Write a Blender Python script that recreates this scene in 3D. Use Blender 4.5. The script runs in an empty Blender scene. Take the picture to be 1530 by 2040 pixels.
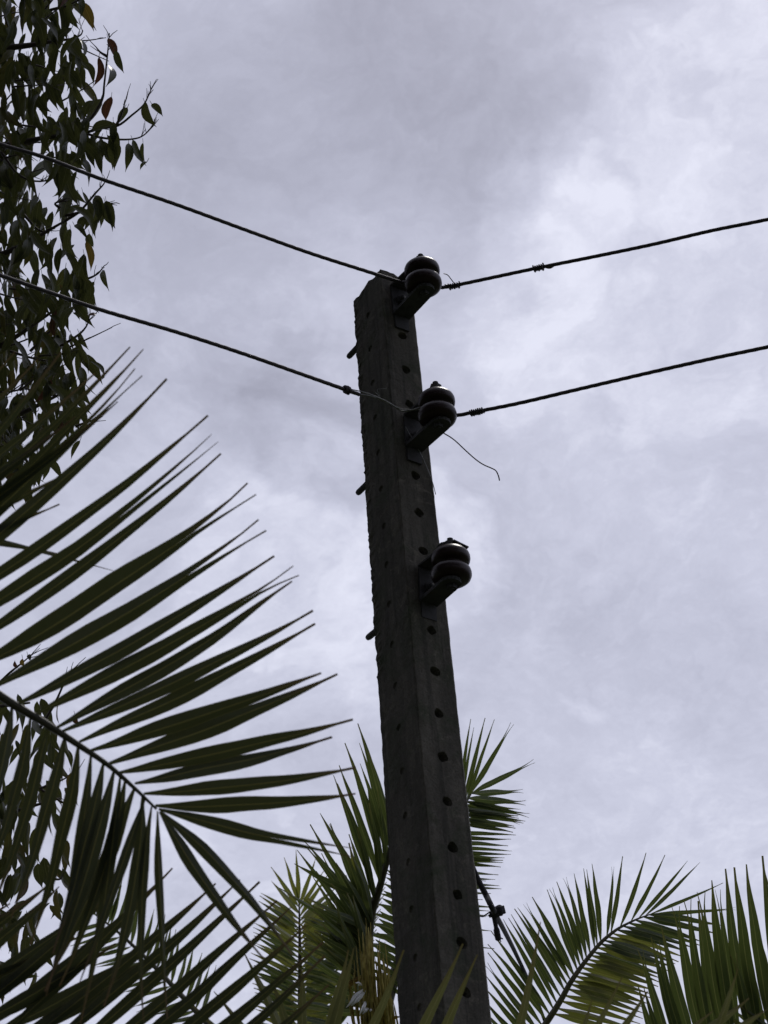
import bpy, bmesh, math, random
from mathutils import Vector, Matrix, noise
R = math.radians
rnd = random.Random(7)
scene = bpy.context.scene
col = scene.collection

# ------------------------------------------------------------------ camera
FPX = 4200.0                       # focal length in photograph pixels (1530 x 2040)
PITCH, ROLL = 0.61217, -0.07985
CAM = Vector((0, 0, 1.5))
_f = Vector((0, math.cos(PITCH), math.sin(PITCH)))
_r0 = Vector((1, 0, 0)); _u0 = _r0.cross(_f)
_R = math.cos(ROLL) * _r0 + math.sin(ROLL) * _u0
_U = -math.sin(ROLL) * _r0 + math.cos(ROLL) * _u0
def at(x, y, d):                   # the place at distance d that the photograph shows at (x, y)
    return CAM + d * (_f + _R * ((x - 765) / FPX) - _U * ((y - 1020) / FPX))
def at_z(x, y, z):                 # the same, but by height above ground
    v = _f + _R * ((x - 765) / FPX) - _U * ((y - 1020) / FPX)
    return CAM + v * ((z - CAM.z) / v.z)
cd = bpy.data.cameras.new("camera"); cam = bpy.data.objects.new("camera", cd); col.objects.link(cam)
cam.matrix_world = Matrix(((_R.x, _U.x, -_f.x, CAM.x), (_R.y, _U.y, -_f.y, CAM.y), (_R.z, _U.z, -_f.z, CAM.z), (0, 0, 0, 1)))
cd.sensor_fit = 'VERTICAL'; cd.sensor_height = 36; cd.lens = 36 * FPX / 2040
cd.clip_start = 0.05; cd.clip_end = 5000
cd.dof.use_dof = True; cd.dof.focus_distance = 7.0; cd.dof.aperture_fstop = 10.0
scene.camera = cam

# ------------------------------------------------------------------ sky
SUN_EL, SUN_AZ = R(62), R(28)      # azimuth from +Y towards +X
def node(nt, t, **kw):
    n = nt.nodes.new(t)
    for k, v in kw.items(): setattr(n, k, v)
    return n
def math_(nt, op, a, b=None, c=None):
    n = node(nt, 'ShaderNodeMath', operation=op)
    for i, q in enumerate((a, b, c)):
        if q is None: continue
        if isinstance(q, (int, float)): n.inputs[i].default_value = q
        else: nt.links.new(q, n.inputs[i])
    return n.outputs[0]
def vmath(nt, op, a, b=None, s=None):
    n = node(nt, 'ShaderNodeVectorMath', operation=op)
    for i, q in enumerate((a, b)):
        if q is None: continue
        if isinstance(q, (tuple, Vector)): n.inputs[i].default_value = tuple(q)
        else: nt.links.new(q, n.inputs[i])
    if s is not None: n.inputs['Scale'].default_value = s
    return n
def ramp(nt, fac, stops, interp='LINEAR'):
    n = node(nt, 'ShaderNodeValToRGB'); n.color_ramp.interpolation = interp
    e = n.color_ramp.elements
    while len(e) < len(stops): e.new(0.5)
    for i, (p, c) in enumerate(stops):
        e[i].position = p; e[i].color = (*c, 1) if len(c) == 3 else c
    nt.links.new(fac, n.inputs[0]); return n.outputs[0]
world = bpy.data.worlds.new("World"); scene.world = world; world.use_nodes = True
nt = world.node_tree; nt.nodes.clear()
out = node(nt, 'ShaderNodeOutputWorld'); bg = node(nt, 'ShaderNodeBackground')
sky = node(nt, 'ShaderNodeTexSky', sky_type='NISHITA', sun_disc=False, sun_elevation=SUN_EL, sun_rotation=SUN_AZ, dust_density=2.0)
tc = node(nt, 'ShaderNodeTexCoord'); d = tc.outputs['Generated']
sep = node(nt, 'ShaderNodeSeparateXYZ'); nt.links.new(d, sep.inputs[0])
zz = math_(nt, 'ADD', math_(nt, 'MAXIMUM', sep.outputs[2], 0.0), 0.22)
comb = node(nt, 'ShaderNodeCombineXYZ')
nt.links.new(math_(nt, 'DIVIDE', sep.outputs[0], zz), comb.inputs[0]); nt.links.new(math_(nt, 'DIVIDE', sep.outputs[1], zz), comb.inputs[1])
P = comb.outputs[0]
def ntex(vec, scale, detail, rough, dist=0.0, off=(0, 0, 0)):
    n = node(nt, 'ShaderNodeTexNoise'); n.inputs['Scale'].default_value = scale; n.inputs['Detail'].default_value = detail
    n.inputs['Roughness'].default_value = rough; n.inputs['Distortion'].default_value = dist
    nt.links.new(vmath(nt, 'ADD', vec, off).outputs[0], n.inputs['Vector']); return n
warp = vmath(nt, 'SCALE', vmath(nt, 'SUBTRACT', ntex(P, 5.0, 6, 0.55, 0.3, (3, 1, 0)).outputs['Color'], (0.5, 0.5, 0.5)).outputs[0], s=0.16).outputs[0]
warp2 = vmath(nt, 'SCALE', vmath(nt, 'SUBTRACT', ntex(P, 19.0, 5, 0.6, 0.2, (9, 4, 0)).outputs['Color'], (0.5, 0.5, 0.5)).outputs[0], s=0.05).outputs[0]
dw = vmath(nt, 'ADD', vmath(nt, 'ADD', d, warp).outputs[0], warp2).outputs[0]
n1 = ntex(P, 2.2, 7, 0.55, 0.4, (5.3, 2.2, 0)).outputs['Fac']
n2 = ntex(P, 9.0, 8, 0.6, 0.5, (1.7, 8.1, 0)).outputs['Fac']
n3 = ntex(P, 30.0, 6, 0.6, 0.6, (4.4, 0.3, 0)).outputs['Fac']
val = math_(nt, 'MULTIPLY_ADD', math_(nt, 'SUBTRACT', n1, 0.5), 0.50, 0.62)
puff = math_(nt, 'ABSOLUTE', math_(nt, 'SUBTRACT', ntex(dw, 13.0, 9, 0.62, 0.2, (2.2, 7.3, 1.0)).outputs['Fac'], 0.5))
val = math_(nt, 'MULTIPLY_ADD', math_(nt, 'SUBTRACT', puff, 0.09), 1.05, val)
val = math_(nt, 'MULTIPLY_ADD', math_(nt, 'SUBTRACT', n2, 0.5), 0.45, val)
val = math_(nt, 'MULTIPLY_ADD', math_(nt, 'SUBTRACT', n3, 0.5), 0.20, val)
fine = math_(nt, 'ABSOLUTE', math_(nt, 'SUBTRACT', ntex(dw, 34.0, 8, 0.68, 0.3, (6.1, 3.3, 2.0)).outputs['Fac'], 0.5))
val = math_(nt, 'MULTIPLY_ADD', math_(nt, 'SUBTRACT', fine, 0.08), 0.38, val)
# the few large banks of cloud that this sky shows: centre (as seen), radius, how much thinner or thicker
for (px, py, rad, wt, hard) in ((740, 130, 480, -0.42, 0.0), (930, 330, 230, -0.20, 0.0), (650, 880, 200, -0.33, 0.25), (500, 800, 190, -0.16, 0.0), (330, 520, 400, -0.15, 0),
                                (1400, 430, 420, 0.19, 0.28), (1060, 480, 170, 0.12, 0.32), (620, 1140, 330, 0.24, 0.3), (1480, 900, 330, 0.12, 0), (1250, 1250, 480, 0.10, 0), (1150, 800, 300, 0.08, 0), (700, 480, 130, 0.16, 0), (400, 1800, 620, 0.17, 0), (1150, 1900, 640, 0.17, 0)):
    c = (at(px, py, 1) - CAM).normalized()
    dist = vmath(nt, 'DISTANCE', dw, c).outputs['Value']
    mr = node(nt, 'ShaderNodeMapRange', interpolation_type='SMOOTHSTEP')
    nt.links.new(dist, mr.inputs['Value']); mr.inputs['From Min'].default_value = rad / FPX * (0.2 + 2 * hard); mr.inputs['From Max'].default_value = rad / FPX * 1.15
    mr.inputs['To Min'].default_value = 1.0; mr.inputs['To Max'].default_value = 0.0
    val = math_(nt, 'MULTIPLY_ADD', mr.outputs[0], wt, val)
cl = ramp(nt, val, ((0.05, (3.65, 3.72, 4.65)), (0.45, (4.85, 4.97, 6.15)), (0.72, (6.1, 6.25, 7.6)), (1.0, (8.0, 8.15, 9.5))))
mx = node(nt, 'ShaderNodeMix', data_type='RGBA'); mx.inputs[0].default_value = 0.94
nt.links.new(sky.outputs[0], mx.inputs[6]); nt.links.new(cl, mx.inputs[7])
nt.links.new(mx.outputs[2], bg.inputs[0]); bg.inputs[1].default_value = 0.1
nt.links.new(bg.outputs[0], out.inputs[0])

sd = bpy.data.lights.new("sun", 'SUN'); sun = bpy.data.objects.new("sun", sd); col.objects.link(sun)
sd.energy = 1.0; sd.angle = R(12); sd.color = (1, 0.96, 0.9)
sdir = Vector((math.sin(SUN_AZ) * math.cos(SUN_EL), math.cos(SUN_AZ) * math.cos(SUN_EL), math.sin(SUN_EL)))
sun.rotation_euler = sdir.to_track_quat('Z', 'Y').to_euler()
vs = scene.view_settings
vs.view_transform = 'Standard'; vs.look = 'None'; vs.exposure = 0.0; vs.gamma = 1.0; vs.use_curve_mapping = False
scene.render.engine = 'CYCLES'
scene.cycles.max_bounces = 6; scene.cycles.transparent_max_bounces = 4

# ------------------------------------------------------------------ helpers
def link(name, me, mat=None, parent=None, smooth=True):
    o = bpy.data.objects.new(name, me); col.objects.link(o)
    if mat is not None and not me.materials: me.materials.append(mat)
    if smooth and len(me.polygons): me.polygons.foreach_set('use_smooth', [True] * len(me.polygons))
    if parent is not None: o.parent = parent
    return o
def empty(name, loc):
    o = bpy.data.objects.new(name, None); o.empty_display_size = 0.1; col.objects.link(o); o.location = loc
    return o
def tag(o, label=None, cat=None, group=None, kind=None):
    for k, v in (('label', label), ('category', cat), ('group', group), ('kind', kind)):
        if v: o[k] = v
    return o
class MB:                                              # mesh builder, world coordinates
    def __init__(s): s.v = []; s.f = []; s.uv = []
    def add(s, vs_, fs, uvs=None):
        b = len(s.v); s.v += [tuple(p) for p in vs_]; s.f += [tuple(i + b for i in q) for q in fs]
        s.uv += (uvs if uvs else [(0.5, 0.5)] * len(vs_))
    def tube(s, pts, rad, n=8, twist=0.0, lobes=0, amp=0.0, caps=True):
        pts = [Vector(p) for p in pts]; m = len(pts)
        rads = rad if isinstance(rad, (list, tuple)) else [rad] * m
        t = (pts[1] - pts[0]).normalized(); a = t.orthogonal().normalized(); vs_ = []; L = 0
        for i, p in enumerate(pts):
            t = (pts[min(i + 1, m - 1)] - pts[max(i - 1, 0)]).normalized()
            a = (a - t * a.dot(t)).normalized(); b = t.cross(a)
            if i: L += (p - pts[i - 1]).length
            for k in range(n):
                th = 2 * math.pi * k / n
                r = rads[i] * (1 + (amp * math.cos(lobes * (th - twist * L)) if lobes else 0))
                vs_.append(p + a * (math.cos(th) * r) + b * (math.sin(th) * r))
        fs = [(i * n + k, i * n + (k + 1) % n, (i + 1) * n + (k + 1) % n, (i + 1) * n + k) for i in range(m - 1) for k in range(n)]
        if caps: fs += [tuple(range(n - 1, -1, -1)), tuple(range((m - 1) * n, m * n))]
        s.add(vs_, fs)
    def box(s, c, ax, half):
        c = Vector(c); vs_ = []
        for sx in (-1, 1):
            for sy in (-1, 1):
                for sz in (-1, 1): vs_.append(c + ax[0] * (sx * half[0]) + ax[1] * (sy * half[1]) + ax[2] * (sz * half[2]))
        s.add(vs_, [(0, 1, 3, 2), (4, 6, 7, 5), (0, 4, 5, 1), (2, 3, 7, 6), (0, 2, 6, 4), (1, 5, 7, 3)])
    def mesh(s, name, origin=None):
        me = bpy.data.meshes.new(name); o = Vector(origin) if origin is not None else Vector((0, 0, 0))
        me.from_pydata([(p[0] - o.x, p[1] - o.y, p[2] - o.z) for p in s.v], [], s.f)
        uvl = me.uv_layers.new(name='UVMap'); li = [0] * len(me.loops); me.loops.foreach_get('vertex_index', li)
        flat = []
        for i in li: flat += s.uv[i]
        uvl.data.foreach_set('uv', flat); me.update(); return me
    def build(s, name, mat, parent=None, smooth=True):
        o = Vector((0, 0, 0)); q = parent
        while q is not None: o += q.matrix_basis.translation; q = q.parent
        return link(name, s.mesh(name, o), mat, parent, smooth)
def bez(a, m, b, t): return a * ((1 - t) ** 2) + m * (2 * t * (1 - t)) + b * (t * t)
def spline(pts, per=6):                                # Catmull-Rom through points
    pts = [Vector(p) for p in pts]; q = [2 * pts[0] - pts[1]] + pts + [2 * pts[-1] - pts[-2]]; o = []
    for i in range(1, len(q) - 2):
        for k in range(per):
            t = k / per; a, b, c, d_ = q[i - 1], q[i], q[i + 1], q[i + 2]
            o.append(0.5 * (2 * b + (c - a) * t + (2 * a - 5 * b + 4 * c - d_) * t * t + (3 * b - a - 3 * c + d_) * t ** 3))
    return o + [pts[-1]]

# ------------------------------------------------------------------ materials
def mat_new(name):
    m = bpy.data.materials.new(name); m.use_nodes = True; t = m.node_tree; t.nodes.clear()
    return m, t, node(t, 'ShaderNodeOutputMaterial')
def noise_tex(t, scale, detail=5, rough=0.6, vec=None, dist=0.0):
    n = node(t, 'ShaderNodeTexNoise'); n.inputs['Scale'].default_value = scale; n.inputs['Detail'].default_value = detail
    n.inputs['Roughness'].default_value = rough; n.inputs['Distortion'].default_value = dist
    if vec is None: vec = node(t, 'ShaderNodeTexCoord').outputs['Object']
    t.links.new(vec, n.inputs['Vector']); return n.outputs['Fac']
def bump(t, h, strength, dist):
    b = node(t, 'ShaderNodeBump'); b.inputs['Strength'].default_value = strength; b.inputs['Distance'].default_value = dist
    t.links.new(h, b.inputs['Height']); return b.outputs[0]
def simple(name, stops, scale, rough, metal=0.0, bscale=None, bstr=0.3, bdist=0.002, coat=0.0):
    m, t, o = mat_new(name); b = node(t, 'ShaderNodeBsdfPrincipled')
    t.links.new(ramp(t, noise_tex(t, scale), stops), b.inputs['Base Color'])
    b.inputs['Roughness'].default_value = rough; b.inputs['Metallic'].default_value = metal; b.inputs['Coat Weight'].default_value = coat
    if bscale: t.links.new(bump(t, noise_tex(t, bscale), bstr, bdist), b.inputs['Normal'])
    t.links.new(b.outputs[0], o.inputs[0]); return m
def leaf_mat(name, stops, trans, tw, rough=0.42, rib=(0.16, 0.15, 0.05), tip=(0.16, 0.09, 0.04), island=True, veins=70, spec=0.5):
    """A leaf: colour by leaf, a paler midrib, dry tip, light coming through."""
    m, t, o = mat_new(name); b = node(t, 'ShaderNodeBsdfPrincipled'); tr = node(t, 'ShaderNodeBsdfTranslucent')
    if island: rv = node(t, 'ShaderNodeNewGeometry').outputs['Random Per Island']
    else: rv = node(t, 'ShaderNodeObjectInfo').outputs['Random']
    uv = node(t, 'ShaderNodeUVMap', uv_map='UVMap').outputs[0]; sx = node(t, 'ShaderNodeSeparateXYZ'); t.links.new(uv, sx.inputs[0])
    base = ramp(t, rv, stops)
    n = noise_tex(t, 14, 4)
    mp = node(t, 'ShaderNodeMapping'); mp.inputs['Scale'].default_value = (veins, 1.5, 1); t.links.new(uv, mp.inputs[0])
    vn = noise_tex(t, 1.0, 3, 0.5, mp.outputs[0])
    hs = node(t, 'ShaderNodeHueSaturation'); t.links.new(base, hs.inputs['Color'])
    t.links.new(math_(t, 'ADD', math_(t, 'MULTIPLY', n, 0.7), math_(t, 'MULTIPLY_ADD', vn, 0.8, 0.25)), hs.inputs['Value'])
    cen = math_(t, 'ABSOLUTE', math_(t, 'SUBTRACT', sx.outputs[0], 0.5))
    ribm = math_(t, 'MAXIMUM', math_(t, 'LESS_THAN', cen, 0.035), math_(t, 'MULTIPLY', math_(t, 'GREATER_THAN', cen, 0.445), 0.4))
    m1 = node(t, 'ShaderNodeMix', data_type='RGBA'); t.links.new(ribm, m1.inputs[0]); t.links.new(hs.outputs[0], m1.inputs[6]); m1.inputs[7].default_value = (*rib, 1)
    mr = node(t, 'ShaderNodeMapRange'); t.links.new(math_(t, 'ADD', sx.outputs[1], math_(t, 'MULTIPLY', math_(t, 'SUBTRACT', rv, 0.5), 0.25)), mr.inputs[0])
    mr.inputs['From Min'].default_value = 0.76; mr.inputs['From Max'].default_value = 1.02
    m2 = node(t, 'ShaderNodeMix', data_type='RGBA'); t.links.new(mr.outputs[0], m2.inputs[0]); t.links.new(m1.outputs[2], m2.inputs[6]); m2.inputs[7].default_value = (*tip, 1)
    t.links.new(m2.outputs[2], b.inputs['Base Color']); b.inputs['Roughness'].default_value = rough; b.inputs['Specular IOR Level'].default_value = spec
    nb = bump(t, vn, 0.25, 0.001); t.links.new(nb, b.inputs['Normal'])
    tm = node(t, 'ShaderNodeMix', data_type='RGBA'); tm.inputs[0].default_value = 0.5; t.links.new(m2.outputs[2], tm.inputs[6]); tm.inputs[7].default_value = (*trans, 1)
    t.links.new(tm.outputs[2], tr.inputs[0])
    ms = node(t, 'ShaderNodeMixShader'); ms.inputs[0].default_value = tw
    t.links.new(b.outputs[0], ms.inputs[1]); t.links.new(tr.outputs[0], ms.inputs[2]); t.links.new(ms.outputs[0], o.inputs[0])
    return m
def concrete():
    m, t, o = mat_new('weathered_concrete'); b = node(t, 'ShaderNodeBsdfPrincipled')
    tcn = node(t, 'ShaderNodeTexCoord').outputs['Object']
    mp = node(t, 'ShaderNodeMapping'); mp.inputs['Scale'].default_value = (9, 9, 1.3); t.links.new(tcn, mp.inputs[0])
    streak = noise_tex(t, 2.0, 6, 0.6, mp.outputs[0], 0.4)
    base = ramp(t, streak, ((0.25, (0.046, 0.043, 0.037)), (0.5, (0.088, 0.081, 0.069)), (0.75, (0.135, 0.125, 0.105))))
    moss = ramp(t, noise_tex(t, 7, 7, 0.65, tcn, 0.6), ((0.5, (0, 0, 0)), (0.68, (1, 1, 1))))
    m1 = node(t, 'ShaderNodeMix', data_type='RGBA'); t.links.new(moss, m1.inputs[0]); t.links.new(base, m1.inputs[6]); m1.inputs[7].default_value = (0.05, 0.058, 0.037, 1)
    blot = ramp(t, noise_tex(t, 16, 8, 0.7, tcn, 1.2), ((0.56, (0, 0, 0)), (0.66, (1, 1, 1))))
    m3 = node(t, 'ShaderNodeMix', data_type='RGBA'); t.links.new(math_(t, 'MULTIPLY', blot, 0.55), m3.inputs[0]); t.links.new(m1.outputs[2], m3.inputs[6]); m3.inputs[7].default_value = (0.17, 0.155, 0.125, 1); m1 = m3
    mp2 = node(t, 'ShaderNodeMapping'); mp2.inputs['Scale'].default_value = (30, 30, 1.0); t.links.new(tcn, mp2.inputs[0])
    run = ramp(t, noise_tex(t, 1.6, 5, 0.6, mp2.outputs[0], 0.2), ((0.52, (0, 0, 0)), (0.62, (1, 1, 1))))
    m4 = node(t, 'ShaderNodeMix', data_type='RGBA'); t.links.new(math_(t, 'MULTIPLY', run, 0.5), m4.inputs[0]); t.links.new(m1.outputs[2], m4.inputs[6]); m4.inputs[7].default_value = (0.03, 0.03, 0.026, 1); m1 = m4
    grit = noise_tex(t, 160, 3, 0.7, tcn)
    hs = node(t, 'ShaderNodeHueSaturation'); t.links.new(m1.outputs[2], hs.inputs['Color']); t.links.new(math_(t, 'MULTIPLY_ADD', grit, 1.1, 0.45), hs.inputs['Value'])
    t.links.new(hs.outputs[0], b.inputs['Base Color']); b.inputs['Roughness'].default_value = 0.92; b.inputs['Specular IOR Level'].default_value = 0.25
    h = math_(t, 'ADD', noise_tex(t, 60, 6, 0.7, tcn), math_(t, 'MULTIPLY', grit, 0.5))
    t.links.new(bump(t, h, 0.7, 0.004), b.inputs['Normal']); t.links.new(b.outputs[0], o.inputs[0]); return m
M_conc = concrete()
M_porc = simple('brown_porcelain', ((0.3, (0.010, 0.005, 0.006)), (0.7, (0.022, 0.008, 0.009))), 14, 0.34, coat=0.0, bscale=25, bstr=0.08)
M_porc.node_tree.nodes['Principled BSDF'].inputs['Specular IOR Level'].default_value = 0.28
M_iron = simple('galvanised_iron', ((0.3, (0.026, 0.025, 0.027)), (0.55, (0.05, 0.05, 0.054)), (0.75, (0.042, 0.03, 0.025))), 35, 0.8, 0.1, 90, 0.3, 0.001)
M_wire = simple('weathered_conductor', ((0.3, (0.035, 0.03, 0.04)), (0.7, (0.075, 0.065, 0.075))), 60, 0.55, 0.4)
M_tie = simple('bare_tie_wire', ((0.3, (0.16, 0.16, 0.165)), (0.7, (0.3, 0.3, 0.3))), 60, 0.45, 0.6)
M_rubber = simple('black_cable', ((0.3, (0.02, 0.02, 0.024)), (0.7, (0.04, 0.038, 0.045))), 60, 0.9)
M_bark = simple('grey_bark', ((0.3, (0.06, 0.05, 0.04)), (0.7, (0.16, 0.14, 0.11))), 12, 0.9, 0, 30, 0.8, 0.01)
M_twig = simple('brown_twig', ((0.3, (0.035, 0.028, 0.025)), (0.7, (0.08, 0.06, 0.05))), 30, 0.8)
M_rachis = simple('palm_rachis', ((0.3, (0.028, 0.028, 0.018)), (0.7, (0.055, 0.05, 0.026))), 18, 0.55)
M_rachis_sheen = simple('sheen_rachis', ((0.3, (0.11, 0.10, 0.07)), (0.7, (0.2, 0.18, 0.13))), 18, 0.5)  # lighter copy of the rachis, its sheen put into the colour
M_fibre = simple('dry_sheath_fibre', ((0.25, (0.09, 0.065, 0.018)), (0.45, (0.26, 0.21, 0.05)), (0.65, (0.5, 0.42, 0.13))), 25, 0.8)
M_palmtrunk = simple('palm_trunk', ((0.3, (0.09, 0.075, 0.06)), (0.7, (0.2, 0.17, 0.14))), 9, 0.9, 0, 22, 0.8, 0.02)
M_plastic = simple('white_plastic', ((0.3, (0.6, 0.6, 0.62)), (0.7, (0.82, 0.82, 0.84))), 30, 0.3)
M_ground = simple('grass_and_soil', ((0.3, (0.035, 0.05, 0.018)), (0.55, (0.06, 0.075, 0.03)), (0.75, (0.11, 0.085, 0.055))), 3, 0.95, 0, 40, 0.6, 0.03)
M_lf_tree = leaf_mat('glossy_tree_leaf', ((0.0, (0.018, 0.026, 0.016)), (0.45, (0.028, 0.036, 0.019)), (0.72, (0.044, 0.048, 0.02)), (0.92, (0.07, 0.056, 0.02)), (1.0, (0.075, 0.032, 0.02))), (0.11, 0.12, 0.025), 0.26, 0.27, (0.08, 0.08, 0.04), (0.05, 0.035, 0.02), True, 25)
M_lf_red = leaf_mat('reddish_old_leaf', ((0.0, (0.042, 0.022, 0.016)), (1.0, (0.06, 0.028, 0.018))), (0.13, 0.05, 0.025), 0.28, 0.4, (0.14, 0.06, 0.03), (0.08, 0.03, 0.02), True, 25)
M_lf_yel = leaf_mat('yellowing_leaf', ((0.0, (0.075, 0.055, 0.018)), (1.0, (0.11, 0.072, 0.018))), (0.22, 0.15, 0.025), 0.32, 0.4, (0.2, 0.14, 0.04), (0.08, 0.03, 0.02), True, 25)
M_lf_near = leaf_mat('dark_palm_leaflet', ((0.0, (0.016, 0.022, 0.014)), (0.4, (0.024, 0.031, 0.016)), (0.8, (0.036, 0.042, 0.018)), (1.0, (0.07, 0.062, 0.022))), (0.11, 0.12, 0.035), 0.22, 0.4, (0.17, 0.15, 0.05), (0.16, 0.08, 0.05))
M_lf_mid = leaf_mat('green_palm_leaflet', ((0.0, (0.022, 0.036, 0.018)), (0.55, (0.034, 0.052, 0.02)), (0.88, (0.07, 0.08, 0.022)), (1.0, (0.16, 0.13, 0.025))), (0.17, 0.22, 0.04), 0.31, 0.4, (0.2, 0.2, 0.08), (0.14, 0.09, 0.04))
M_lf_olive = leaf_mat('olive_young_leaflet', ((0.0, (0.11, 0.12, 0.05)), (1.0, (0.17, 0.17, 0.07))), (0.2, 0.2, 0.05), 0.25, 0.45, (0.26, 0.25, 0.12), (0.12, 0.08, 0.04))
M_lf_pale = leaf_mat('yellow_green_leaflet', ((0.0, (0.045, 0.065, 0.025)), (0.5, (0.085, 0.10, 0.025)), (1.0, (0.2, 0.15, 0.03))), (0.28, 0.30, 0.04), 0.4, 0.45, (0.22, 0.2, 0.08), (0.2, 0.10, 0.05))

# ------------------------------------------------------------------ ground
g = MB(); N = 24; ext = [-1500, -400, -120, -50, -25] + [(-14 + 28 * k / 14) for k in range(15)] + [25, 50, 120, 400, 1500]
gv = [(x, y, 0.05 * noise.noise(Vector((x * .3, y * .3, 0))) - 0.05) for y in ext for x in ext]; n_ = len(ext)
g.add(gv, [(j * n_ + i, j * n_ + i + 1, (j + 1) * n_ + i + 1, (j + 1) * n_ + i) for j in range(n_ - 1) for i in range(n_ - 1)])
tag(g.build('ground', M_ground), kind='structure')

# ------------------------------------------------------------------ concrete pole
PHI = -0.61204
V = Vector((math.sin(PHI), math.cos(PHI), 0)); U = Vector((math.cos(PHI), -math.sin(PHI), 0)); Z = Vector((0, 0, 1))
TOP = at(757, 537, 6.4)
W0, D0, KW, KD = 0.1195, 0.1640, 0.0120, 0.0150
HZ0, HS = 0.237, 0.12935
def build_pole():
    base = Vector((TOP.x, TOP.y, 0)); root = empty('utility_pole', base)
    tag(root, 'weathered dark concrete utility pole pierced by a row of holes', 'utility pole')
    H = TOP.z; rings = []; s = 0.0
    while s < H:
        rings.append(s); s += 0.008 if s < 2.9 else 0.15
    rings.append(H + 0.3)
    mb = MB(); nw, nd, c, e = 9, 10, 0.010, 0.003
    vs_ = []; cnt = None
    for s in rings:
        w, dd = W0 + KW * s, D0 + KD * s
        pts = []
        def seg(a, b, n):
            for k in range(n): pts.append((a[0] + (b[0] - a[0]) * k / n, a[1] + (b[1] - a[1]) * k / n))
        seg((e, 0), (w - c, 0), nw); seg((w - c, 0), (w, c), 2); seg((w, c), (w, dd - c), nd); seg((w, dd - c), (w - c, dd), 2)
        seg((w - c, dd), (c, dd), nw); seg((c, dd), (0, dd - c), 2); seg((0, dd - c), (0, e), nd); seg((0, e), (e, 0), 2)
        cnt = len(pts)
        for (a, b) in pts:
            p = TOP + U * a + V * b - Z * s
            q = Vector((a * 40, b * 40, s * 40))
            amp = 0.0011
            if a < 0.012 and b > dd - 0.03: amp = 0.0048 if s < 1.35 else 0.002           # spalled back corner
            elif a < 0.02 and b < 0.02: amp = 0.0022
            if s < 0.02: amp = max(amp, 0.004)
            dv = noise.noise_vector(q * (1.9 if amp > 0.003 else 1.0)) * amp
            dz = 0
            if s < 0.1:
                er = noise.noise(Vector((a * 55, b * 55, 3.3))) + 0.6 * noise.noise(Vector((a * 150, b * 150, 9)))
                dz = -max(0, 1 - s / 0.1) * (0.001 + 0.014 * er)
                dz -= max(0, 1 - s / 0.1) * 0.008 * max(0, min(1, (b - dd + 0.07) / 0.06)) * max(0, 1 - a / .05)
            rib = (0.0016 + .0022 * noise.noise(Vector((0, 0, s * 9)))) * math.sin(s * 330 + 4 * math.sin(s * 37) + 3 * math.sin(s * 13)) if (a < 0.002 and b > dd - 0.02 and s < 1.3) else 0
            p = p + dv + Z * dz + V * rib
            vs_.append(p)
    m = len(rings)
    fs = [(i * cnt + (k + 1) % cnt, i * cnt + k, (i + 1) * cnt + k, (i + 1) * cnt + (k + 1) % cnt) for i in range(m - 1) for k in range(cnt)]
    ctr = len(vs_); vs_.append(TOP + U * W0 / 2 + V * D0 / 2 - Z * 0.004)
    fs += [(k, (k + 1) % cnt, ctr) for k in range(cnt)]
    fs += [tuple((m - 1) * cnt + k for k in range(cnt - 1, -1, -1))]
    mb.add(vs_, fs)
    shaft = mb.build('shaft', M_conc, root, smooth=False)
    # bolt holes cast into two faces
    cb = MB()
    for i in range(-1, 40):
        s = HZ0 + HS * i
        if s > H - 0.6: break
        w, dd = W0 + KW * s, D0 + KD * s
        j = 0.002 * math.sin(i * 7.3)
        p = TOP - Z * s + U * (w * 0.497 + j); rh = 0.0122 + 0.0012 * math.sin(i * 3.1); cb.tube([p - V * 0.02, p + V * 0.003, p + V * .0075, p + V * .045], [rh * 1.32, rh * 1.25, rh, rh * .95], 15, twist=12 + 3 * i, lobes=2 + i % 3, amp=.10)
        p = TOP - Z * (s + 0.012) + V * (dd * 0.5 + j); cb.tube([p - U * 0.02, p + U * 0.0035], 0.0105, 12)
    cut = cb.build('cutter', M_conc, root)
    bmn = bmesh.new(); bmn.from_mesh(cut.data); bmesh.ops.recalc_face_normals(bmn, faces=bmn.faces); bmn.to_mesh(cut.data); bmn.free()
    bmn = bmesh.new(); bmn.from_mesh(shaft.data); bmesh.ops.recalc_face_normals(bmn, faces=bmn.faces); bmn.to_mesh(shaft.data); bmn.free()
    md = shaft.modifiers.new('holes', 'BOOLEAN'); md.operation = 'DIFFERENCE'; md.solver = 'EXACT'; md.object = cut
    bpy.context.view_layer.update()
    me = bpy.data.meshes.new_from_object(shaft.evaluated_get(bpy.context.evaluated_depsgraph_get()))
    shaft.modifiers.clear(); shaft.data = me if len(me.polygons) > 5000 else shaft.data; me.name = 'shaft'
    bpy.data.objects.remove(cut)
    return root
pole = build_pole()

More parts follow.
